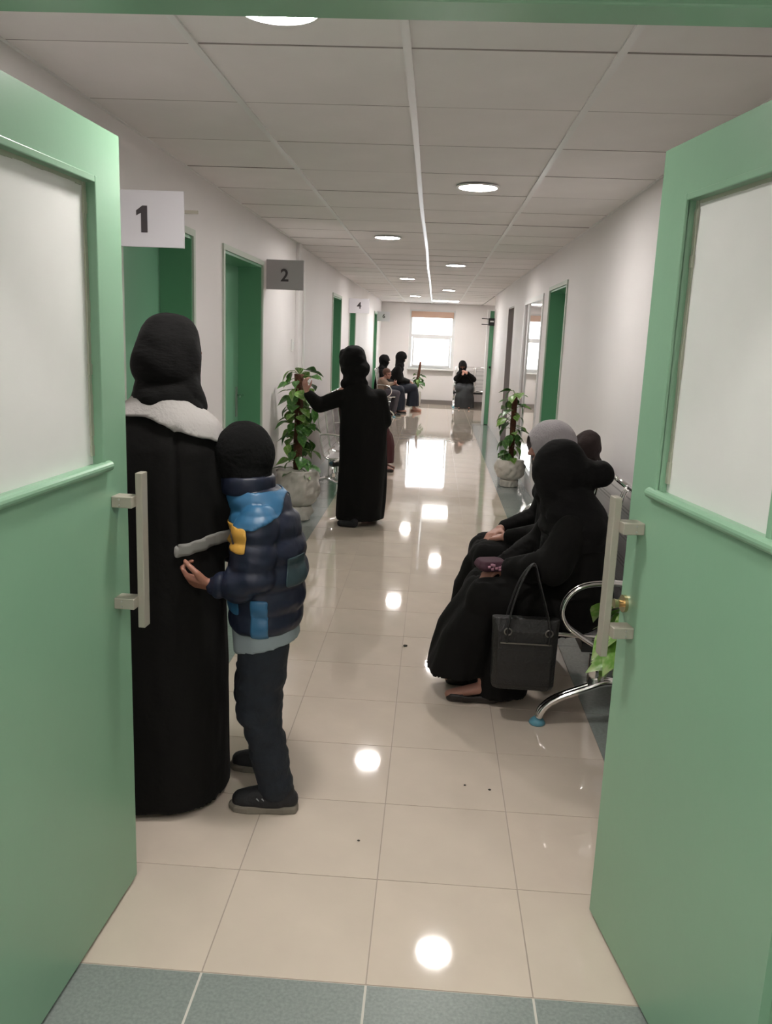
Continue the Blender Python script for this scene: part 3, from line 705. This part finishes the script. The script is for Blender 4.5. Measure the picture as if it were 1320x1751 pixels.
# local +Y = world -X ; local +X = world +Y
J = dict(pel=(0, -.02, .62), chest=(0, -.01, .86), neck=(0, .02, 1.02), head=(0, .055, 1.14), yaw=0, pitch=-.08, shL=(-.12, -.02, .965), elL=(-.135, .03, .80), wrL=(-.15, .105, .775),
         shR=(.12, -.01, .965), elR=(.14, .05, .80), wrR=(.12, .17, .82), knL=(-.06, -.01, .34), knR=(.07, .03, .34), anL=(-.075, -.075, .07), anR=(.16, -.01, .07), toeL=(-.08, .0, .035), toeR=(.17, .06, .035))
body(P, J, 'skind', .0045, .82, curlL=1.25, curlR=.7, nL=(.6, -.1, .75), dL=(.15, 1, .12), hs=1.18)
HMb = head_mat(Vector(J['head']), 0, -.08)
# trousers
bm = B()
cap(bm, (-.05, -.03, .56), .083, (-.062, -.015, .34), .072); cap(bm, (-.062, -.02, .34), .066, (-.075, -.078, .09), .058); 
cap(bm, (.05, -.02, .56), .08, (.075, .03, .34), .066); cap(bm, (.075, .03, .34), .062, (.16, -.01, .1), .055); sph(bm, (0, -.025, .6), (.11, .085, .1))
def pj(p, n): return (nz(p, 10, 22, 2)*.009+nz(p, 25, 45, 1)*.004) if p.z < .5 else 0
fuse('trousers', bm, 'denim', P, .007, 3, pj)
# shirt hem
bm = B(); ell(bm, [(0, -.022, .55, .14, .108), (0, -.025, .58, .138, .108), (0, -.02, .66, .12, .1)]); bmesh.ops.rotate(bm, cent=(0, 0, .6), matrix=Matrix.Rotation(-.22, 3, 'X'), verts=bm.verts); 
fuse('shirt', bm, 'shirt', P, .007, 2, lambda p, n: (nz(p, 14, 5, 3))*.008 - (.0))
# jacket
bm = B()
ell(bm, [(0, -.025, .605, .12, .098), (0, -.025, .625, .138, .108), (0, -.03, .7, .148, .115), (0, -.033, .8, .15, .117), (0, -.03, .9, .147, .108), (0, -.02, .97, .135, .095), (0, -.0, 1.02, .1, .085), (0, .015, 1.05, .08, .075), (0, .03, 1.06, .078, .07)])
cap(bm, (-.11, -.02, .955), .062, (-.145, -.01, .82), .066); cap(bm, (-.145, -.01, .82), .064, (-.15, .03, .785), .055); cap(bm, (-.15, .02, .785), .054, (-.152, .085, .775), .037)
cap(bm, (.11, -.02, .955), .062, (.145, .01, .82), .066); cap(bm, (.145, .02, .81), .062, (.12, .12, .82), .037)
def puff(p, n):
    if abs(n.z) > .95: return 0
    a = .010*abs(sin((p.z-.6)*pi/.078)) if not (p.y > .05 and p.x < -.1) else .006*abs(sin(p.y*pi/.035))
    return a + nz(p, 22, 40, 5)*.004 + nz(p, 9, 12, 8)*.006
jk = fuse('jacket', bm, 'navy', P, .006, 3, puff)
patch('shoulder_panel', jk, 'blue', P, lambda p, n: .955+.5*max(0, -p.y-.02) < p.z < 1.05 and p.y > -.085, .002, .002)
patch('side_stripe', jk, 'blue', P, lambda p, n: .0 < p.z < .735 and p.x < -.07 and -.06 < p.y < -.008, .002, .0015)
patch('front_stripe', jk, 'blue', P, lambda p, n: .675 < p.z < .722 and p.x < -.04 and p.y > .03, .002, .0015)
yb_ = patch('yellow_badge', jk, 'yellow', P, lambda p, n: .89 < p.z < .957 and p.x < -.03 and -.004 < p.y < .09 and n.x < .2, .004, .002)
patch('badge_mark', jk, 'ink', P, lambda p, n: .905 < p.z < .945 and p.x < -.03 and (abs(p.y-.04-.3*(p.z-.925)) < .004 or abs(p.z-.926) < .004 and .036 < p.y < .05 or abs(p.y-.06) < .003), .0075, .001)
patch('back_pocket_trim', jk, 'teal', P, lambda p, n: .77 < p.z < .86 and p.x < -.02 and -.17 < p.y < -.11 , .002, .0015)
bm = B(); ringloft(bm, [[(rx*cos(t), .035+ry*sin(t), z) for t in [2*pi*k/28 for k in range(28)]] for z, rx, ry in ((1.035, .088, .08), (1.045, .095, .085), (1.085, .095, .086), (1.097, .088, .08))]); fuse('jacket_collar', bm, 'navy', P, .006, 2, creases(.003, 20))
# black knitted hood
bm = B(); R3 = HMb.to_3x3(); sph(bm, HMb @ Vector((0, -.01, .015)), (.088, .096, .102), R3, 28); ell(bm, [(0, .035, 1.04, .08, .074), (0, .04, 1.08, .084, .08), (0, .05, 1.14, .086, .09)])
hd = fuse('hood', bm, 'knit', P, .007, 4, creases(.006, 9, 9, 4))
I = HMb.inverted(); b2 = B(); b2.from_mesh(hd.data)
bmesh.ops.delete(b2, geom=[f_ for f_ in b2.faces if openface((I @ f_.calc_center_median())/.82)], context='FACES'); b2.to_mesh(hd.data); b2.free()
def sneaker(P, a, t, s=1.0):
    a = Vector(a); t = Vector(t); d = (t-a); d.z = 0; d.normalize(); x = Vector((d.y, -d.x, 0)); c = Vector((a.x, a.y, 0))
    def pt(u, v, z): return c+d*u*s+x*v*s+Vector((0, 0, z*s))
    outl = [(-.065, .0), (-.06, .028), (-.02, .036), (.04, .036), (.1, .043), (.145, .036), (.165, .01), (.165, -.01), (.145, -.034), (.1, -.04), (.04, -.034), (-.02, -.034), (-.06, -.026)]
    bm = B(); ringloft(bm, [[pt(u*k, v*k, z) for u, v in outl] for z, k in ((.0, .95), (.004, 1.03), (.02, 1.04), (.028, .98))])
    so = obj('shoe', bm, 'sole', P, smooth=False, bevel=.003)
    bm = B(); cap(bm, pt(-.035, 0, .045), .033*s, pt(.128, 0, .036), .034*s); cap(bm, pt(.06, 0, .055), .034*s, pt(.11, 0, .042), .034*s); cap(bm, pt(-.02, 0, .06), .032*s, pt(.06, 0, .05), .033*s); cap(bm, pt(-.02, 0, .08), .033*s, pt(.0, 0, .08), .03*s)
    for v in (-.01, .01): cap(bm, pt(0, v, .04), .03*s, pt(.115, v, .034), .028*s)
    up = fuse('upper', bm, 'shoe', so, .006, 3)
    bm = B()
    for k in range(4): tube(bm, [pt(.0+.018*k, -.0345, .04), pt(.018+.018*k, -.033, .058)], .0022, 6); tube(bm, [pt(.0+.018*k, .0345, .04), pt(.018+.018*k, .033, .058)], .0022, 6)
    obj('side_print', bm, 'lace', so)
    bm = B()
    for k in range(3): tube(bm, [pt(.04+.016*k, -.018, .078-.008*k), pt(.045+.016*k, 0, .085-.008*k), pt(.04+.016*k, .018, .078-.008*k)], .003, 6)
    obj('laces', bm, 'black', so)
sneaker(P, (-.078, -.09, 0), (-.085, .08, 0), .95); sneaker(P, (.165, -.02, 0), (.175, .12, 0), .9)

# ---- 3. woman walking away, centre left, left arm raised
P = person('woman in plain black robe seen from behind, left arm reaching toward the tall plant', (-.46, 5.0, 0), 0)
J = dict(pel=(0, 0, .74), chest=(-.01, 0, 1.0), neck=(-.075, .0, 1.17), head=(-.105, .02, 1.32), yaw=.6, pitch=0, shL=(-.16, 0, 1.08), elL=(-.36, -.05, .965), wrL=(-.445, -.12, 1.075), shR=(.12, 0, 1.07), elR=(.17, .03, .85), wrR=(.12, .15, .8),
         knL=(-.07, 0, .38), knR=(.08, .05, .38), anL=(-.08, -.06, .06), anR=(.09, .12, .06), toeL=(-.09, .06, .03), toeR=(.1, .24, .03))
body(P, J, 'skin', .007, .93, curlL=.9, nL=(.6, .6, 0), dL=(-.25, 0, 1))
HMx = head_mat(Vector(J['head']), .6)
bm = B()
ell(bm, [(-.01, 0, .05, .185, .17), (-.01, 0, .09, .185, .16), (.0, 0, .5, .19, .15), (.0, 0, .8, .195, .145), (.0, 0, .95, .19, .135), (-.02, 0, 1.06, .165, .115), (-.05, 0, 1.12, .11, .09), (-.075, 0, 1.17, .07, .07)])
ell(bm, [(.08, .1, .035, .12, .12), (.09, .08, .3, .11, .12), (.08, .03, .7, .11, .1)])
cap(bm, (-.14, 0, 1.05), .07, (-.35, -.04, .965), .062); cap(bm, (-.35, -.04, .965), .06, (-.43, -.11, 1.05), .042); cap(bm, (.12, 0, 1.05), .068, (.165, .02, .86), .065); cap(bm, (.165, .02, .86), .062, (.13, .14, .81), .05)
ell(bm, [(-.36, 0, .93, .03, .05), (-.25, 0, 1.0, .12, .06), (-.2, 0, 1.04, .12, .06)])
fuse('robe', bm, 'abaya', P, .011, 4, folds(1.15, .006, .026, 9, 1.2, 9))
def xt(bm, HM): cap(bm, (-.04, -.02, 1.27), .075, (-.06, -.02, 1.19), .06); sph(bm, (-.17, .04, 1.36), (.05, .06, .06))
scarf(P, HMx, J, 'scarf', .97, seed=8, face=openface, extra=xt, drape=.75, amp=.012, hs=(.11, .122, .122))
for a, t in (((-.03, -.15, 0), (-.15, -.12, 0)), ((.1, .13, 0), (.1, .3, 0))):
    bm = B(); cap(bm, (a[0], a[1], .032), .03, (t[0], t[1], .026), .028); cap(bm, (a[0], a[1], .05), .03, (a[0], a[1]+.03, .05), .03); fuse('shoe', bm, 'shoe', P, .009, 3)

# ---- seated figures
def seated(label, loc, rz, robe='abaya', sc='scarf', s=1.0, headc=(0, .12, 1.03), yaw=0, pitch=-.15, roll=0, kz=.50, ky=.42, hemy=.46, hemz=.1, wid=.2, back=-.12, hands=((-.05, .33, .56), (.05, .33, .56)), voxel=.01, bvox=.008, face=openface,
           skirt=None, extra=None, seed=0, shoe='flat', skin='skin', hemw=.17, lean=0, armw=.065, footy=None, hl=None, amp=.008, scs=.98, knsp=.09, eyes=True, curl=.7, under=False, hs_=(.1, .118, .125)):
    P = person(label, loc, rz); hc = Vector(headc); nk = hc+Vector((0, -.03, -.145*s)); sh = nk.z-.07*s; fy = footy if footy is not None else ky+.02
    chz = (nk.z+.5)/2+.06; cy = nk.y*.45
    J = dict(pel=(0, .0, .5), chest=(0, cy, chz), neck=tuple(nk), head=headc, yaw=yaw, pitch=pitch, roll=roll, shL=(-.14*s, nk.y-.02, sh), shR=(.14*s, nk.y-.02, sh), elL=(-.19*s, .1+nk.y*.5, .64), elR=(.19*s, .1+nk.y*.5, .64),
             wrL=hands[0], wrR=hands[1], knL=(-knsp, ky, kz), knR=(knsp, ky, kz), anL=(-knsp, fy-.06, .07), anR=(knsp, fy-.06, .07), toeL=(-knsp, fy+.09, .03), toeR=(knsp, fy+.09, .03))
    _, HM = body(P, J, skin, bvox, s*.93, dL=(.75, .6, -.25), dR=(-.75, .6, -.25), nL=(0, -.3, -1), nR=(0, -.3, -1), curlL=curl, curlR=curl, eyes=eyes, hs=1.0)
    bm = B(); bk = back
    # torso
    ell(bm, [(0, .02, .40, wid*1.02, .15), (0, .01, .5, wid*1.05, .155), (0, cy*.6, .62, wid*.98, .145), (0, cy*.8, chz, wid*.95, .13), (0, nk.y*.8, sh-.02, wid*.9, .115), (0, nk.y*.95, sh+.04, wid*.6, .085), (0, nk.y, nk.z, .07, .07)])
    for q in (-1, 1):
        cap(bm, (q*.14*s, nk.y-.02, sh-.01), armw, (q*(.195*s), .09+nk.y*.5, .65), armw*1.03)
        wv = Vector(hands[0] if q < 0 else hands[1]); e0 = Vector((q*(.195*s), .09+nk.y*.5, .65)); cap(bm, e0, armw, e0.lerp(wv, .82), armw*.66)
        if not skirt: cap(bm, (q*.1, .05, .46), .115, (q*knsp, ky-.03, kz-.035), .09)
    def skirt_geo(bm):
        n = 28
        for q in (-1, 1): cap(bm, (q*.1, .05, .46), .118, (q*knsp, ky-.03, kz-.035), .094)
        cap(bm, (0, .1, .46), .11, (0, ky-.03, kz-.04), .085)
        def ring(cy_, z, rx, ry): return [(rx*cos(t), cy_+ry*sin(t), z) for t in [2*pi*k/n for k in range(n)]]
        ringloft(bm, [ring(ky-.05, kz+.01, .13, .09), ring(ky-.035, kz-.06, .17, .115), ring((ky+hemy)/2-.06, (kz+hemz)/2, hemw*.98, .13), ring(hemy-.11, hemz, hemw*1.02, .14)][::-1])
    if skirt: 
        rb = fuse('coat', bm, robe, P, voxel, 4, folds(1.1, .005, .008, 12, 5, seed)); b3 = B(); skirt_geo(b3); fuse('skirt', b3, skirt, P, voxel, 4, folds(.6, .006, .03, 13, 2, seed))
    else:
        skirt_geo(bm)
        if under: ell(bm, [(0, .31, .03, .15, .12), (0, .31, .25, .15, .14), (0, .2, .42, .16, .16)]); ell(bm, [(0, .07, .36, wid*1.15, .17), (0, .05, .52, wid*1.15, .165)])
        rb = fuse('robe', bm, robe, P, voxel, 5, folds(.9, .01, .03, 12, 2.0, seed))
    if sc: scarf(P, HM, J, sc, scs*s, seed=seed, face=face, extra=extra, amp=amp, hs=hs_)
    for q in (-1, 1):
        bm = B(); y = fy; cap(bm, (q*knsp, y-.1, .028), .027, (q*knsp, y+.08, .022), .024); cap(bm, (q*knsp, y-.1, .03), .022, (q*knsp*1.0, y+.02, .026), .03)
        sh_ = fuse('shoe', bm, shoe, P, .008, 2)
        b2 = B(); b2.from_mesh(sh_.data); bmesh.ops.delete(b2, geom=[f_ for f_ in b2.faces if f_.calc_center_median().z > .038 and f_.calc_center_median().y < y+.055 and f_.normal.z > .3], context='FACES'); b2.to_mesh(sh_.data); b2.free()
        s2 = sh_.modifiers.new('solid', 'SOLIDIFY'); s2.thickness = .003; s2.offset = 1
    return P, HM, J, rb
# front right woman
def bun(bm, HM):
    cap(bm, (0, .04, 1.0), .085, (0, -.03, 1.0), .062); sph(bm, (0, -.055, 1.005), (.07, .06, .062)); ell(bm, [(0, .03, .7, .2, .14), (0, .02, .80, .195, .135), (0, .03, .87, .14, .115), (0, .08, .95, .1, .095)])
seated('seated woman nearest on right bench, all black with a large bun under her scarf', (.745, 1.74, 0), pi/2, seed=1, headc=(0, .12, 1.005), yaw=-.55, pitch=-.1, ky=.42, kz=.50, hemy=.60, hemz=.13, wid=.2, hands=((-.03, .33, .58), (.03, .34, .57)), extra=bun, bvox=.006, under=True, footy=.43, hemw=.19, shoe='flat', back=-.14, hs_=(.108, .125, .128), armw=.075)
seated('seated woman with light grey ribbed scarf on the right bench, hands in her lap', (.80, 2.33, 0), pi/2, sc='greyscarf', seed=5, headc=(0, .135, 1.035), yaw=.12, pitch=-.1, ky=.43, kz=.52, hemy=.55, hemz=.16, hands=((-.10, .33, .60), (.07, .34, .60)), bvox=.005, footy=.4, armw=.058, amp=.004, hs_=(.108, .128, .124))
seated('small seated figure in dark brown head covering, farthest on the right bench', (1.0-.07, 2.95, 0), pi/2, sc='brown', s=.66, seed=6, headc=(0, -.03, .975), yaw=.1, ky=.32, kz=.47, hemy=.38, hemz=.2, wid=.15, hands=((-.04, .25, .52), (.04, .25, .52)), footy=.3, hemw=.13, armw=.05, knsp=.06)
# behind the walking woman, on left bench
seated('seated person in dark red robe mostly hidden behind the walking woman', (-.86, 7.85, 0), -pi/2, robe='plum', seed=7, headc=(0, .05, 1.06), ky=.42, kz=.48, hemy=.5, hemz=.1, hands=((-.05, .36, .55), (.05, .36, .55)), bvox=.009, hemw=.14)
# far left group
seated('veiled woman in black on far left bench, middle of the three', (-.98, 15.5, 0), -pi/2, seed=11, headc=(0, .06, 1.04), face=eyeslit, ky=.42, hemy=.48, robe='abaya2', sc='abaya2', bvox=.01, voxel=.012, skirt='dnavy', hemz=.06)
seated('veiled woman in dark blue skirt looking at her hands, nearest to the far left plant', (-.74, 15.95, 0), -pi/2, seed=12, headc=(0, .14, 1.10), pitch=-.45, face=eyeslit, ky=.44, kz=.53, hemy=.52, hemz=.12, robe='abaya2', sc='abaya2', skirt='dnavy', hands=((-.04, .34, .62), (.04, .34, .62)), bvox=.01, voxel=.012, footy=.5, scs=1.02, shoe='skind')
# child with brown hair
P = person('child with brown hair, beige jacket and grey trousers on the far left bench', (-.93, 14.72, 0), -pi/2)
J = dict(pel=(0, 0, .46), chest=(0, .03, .64), neck=(0, .06, .72), head=(0, .12, .815), yaw=-.7, pitch=-.15, roll=.2, shL=(-.11, .03, .71), shR=(.11, .03, .71), elL=(-.13, .14, .6), elR=(.13, .14, .6), wrL=(-.04, .24, .62), wrR=(.05, .24, .64),
         knL=(-.07, .30, .45), knR=(.07, .33, .45), anL=(-.07, .2, .07), anR=(.07, .28, .07), toeL=(-.07, .28, .03), toeR=(.07, .38, .03))
body(P, J, 'skin', .008, .85, nL=(0, -1, 0), nR=(0, -1, 0)); HMk = head_mat(Vector(J['head']), -.7, -.15, .2)
bm = B(); sph(bm, HMk @ Vector((0, -.022, .03)), (.078, .088, .082), HMk.to_3x3()); hr = fuse('hair', bm, 'hair', P, .007, 2, creases(.007, 22, 6, 1))
b2 = B(); b2.from_mesh(hr.data); I = HMk.inverted(); bmesh.ops.delete(b2, geom=[f_ for f_ in b2.faces if (lambda q: q.y > .03 and q.z < .045)(I @ f_.calc_center_median())], context='FACES'); b2.to_mesh(hr.data); b2.free()
bm = B(); ell(bm, [(0, .0, .42, .13, .11), (0, .01, .55, .13, .105), (0, .03, .68, .125, .09), (0, .03, .74, .06, .06)])
for q in (-1, 1): cap(bm, (q*.1, .03, .7), .05, (q*.135, .13, .6), .048); cap(bm, (q*.135, .13, .6), .046, (q*.06, .22, .63), .035)
fuse('jacket', bm, 'beige', P, .01, 3, creases(.006))
bm = B()
for q, ky_, ay in ((-1, .3, .2), (1, .33, .28)): cap(bm, (q*.06, 0, .46), .08, (q*.07, ky_, .45), .06); cap(bm, (q*.07, ky_, .45), .056, (q*.07, ay, .1), .045)
fuse('trousers', bm, 'greyp', P, .01, 3, creases(.006))
sneaker(P, (-.07, .2, 0), (-.07, .4, 0), .85); sneaker(P, (.07, .28, 0), (.07, .5, 0), .85)
# far right woman facing the camera
P, HMf, J, _ = seated('veiled woman in charcoal skirt facing the doorway, on seats right of the end window', (.80, 17.62, 0), pi, seed=15, headc=(.07, .13, .93), yaw=0, pitch=-.2, face=eyeslit, ky=.40, kz=.46, hemy=.5, hemz=.03, robe='abaya2', sc='abaya2', skirt='charcoal',
       hands=((-.02, .27, .82), (.06, .28, .84)), bvox=.01, voxel=.012, hemw=.22, wid=.2, knsp=.11)

# ------------------------------------------------------------------ handbag and lap things
e = empty('handbag', (.505, 1.47, .165), 0); tag(e, 'large black leather handbag hanging at the side of the nearest seated woman', 'bag')
bm = B(); n = 8
def brect(z, w_, d, r=.02): return [(x, y, z) for x, y in ((-w_/2+r, -d/2), (w_/2-r, -d/2), (w_/2, -d/2+r), (w_/2, d/2-r), (w_/2-r, d/2), (-w_/2+r, d/2), (-w_/2, d/2-r), (-w_/2, -d/2+r))]
ringloft(bm, [brect(0, .235, .10), brect(.02, .25, .115), brect(.12, .252, .115), brect(.24, .262, .085), brect(.29, .27, .045, .012)])
bag = obj('bag_body', bm, 'bag', e, smooth=False, bevel=.006)
bm = B(); ringloft(bm, [brect(.03, .21, .01, .004), brect(.17, .215, .012, .004)]); pk = obj('front_pocket', bm, 'bag', e, bevel=.003); pk.location = (0, -.057, .0); pk.rotation_euler = (-.06, 0, 0)
obj('zipper', bx(-.1, .1, -.057, -.053, .195, .2), 'bagtrim', e)
for yy in (-.032, .032):
    obj('strap', tube(B(), curve_pts([(-.075, yy*1.7 if yy < 0 else yy, .2), (-.07, yy*1.3, .29), (-.03, yy*.8+.02, .43), (.02, .03, .5), (.045, yy*.8+.02, .43), (.085, yy*1.3, .29), (.09, yy*1.7 if yy < 0 else yy, .2)], 6), .015, 8, flat=.3), 'bag', e, smooth=True)
for xx in (-.073, .088): obj('strap_ring', tube(B(), [(xx+.014*cos(t), -.056, .245+.014*sin(t)) for t in [2*pi*k/16 for k in range(17)]], .003, 6), 'bagtrim', e, smooth=True)
e = empty('purse', (.37, 1.72, .575), .3); tag(e, 'small dark purse with pink pattern lying in the lap of the nearest seated woman', 'purse')
bm = B(); ringloft(bm, [brect(0, .1, .09), brect(.02, .13, .11), brect(.045, .11, .09)]); obj('purse_body', bm, 'purp', e, bevel=.006)
bm = B()
for k in range(9):
    t = k*2.4; tube(bm, [(.045*cos(t)*(.4+k*.07), -.052, .012+.003*k), (.045*cos(t)*(.4+k*.07)+.01, -.056, .014+.003*k)], .006, 6)
obj('purse_pattern', bm, 'pink', e); obj('wrist_strap', tube(B(), curve_pts([(.05, -.03, .04), (.09, -.06, .055), (.13, -.05, .07)], 5), .004, 6), 'greycloth', e)
e = empty('phone', (-.372, 15.98, .655), 0); obj('phone_body', bx(-.035, .035, -.06, .06, -.004, .004), 'black', e, bevel=.002); tag(e, 'dark phone held in the hands of the veiled woman on far left', 'phone')

# ------------------------------------------------------------------ specks on the floor
for i, (x, y, s_, lab) in enumerate([(-.005+.02, 2.26, .012, 'dark crumb on the floor left of centre joint, farthest of the specks'), (-.07, .58-.0, .005, 'tiny dark speck on a beige tile left of the centre joint, near the threshold'),
    (.27, .95, .005, 'tiny dark speck on beige tile right of the centre joint'), (.355, .93, .006, 'thin dark speck on beige tile, rightmost of the floor specks')]):
    bm = B(); sph(bm, (0, 0, s_*.4), (s_, s_*.7, s_*.4), None, 8); o = obj('crumb', bm, 'speck', loc=(x, y, 0)); tag(o, lab, 'crumb', 'specks of dirt on the floor')
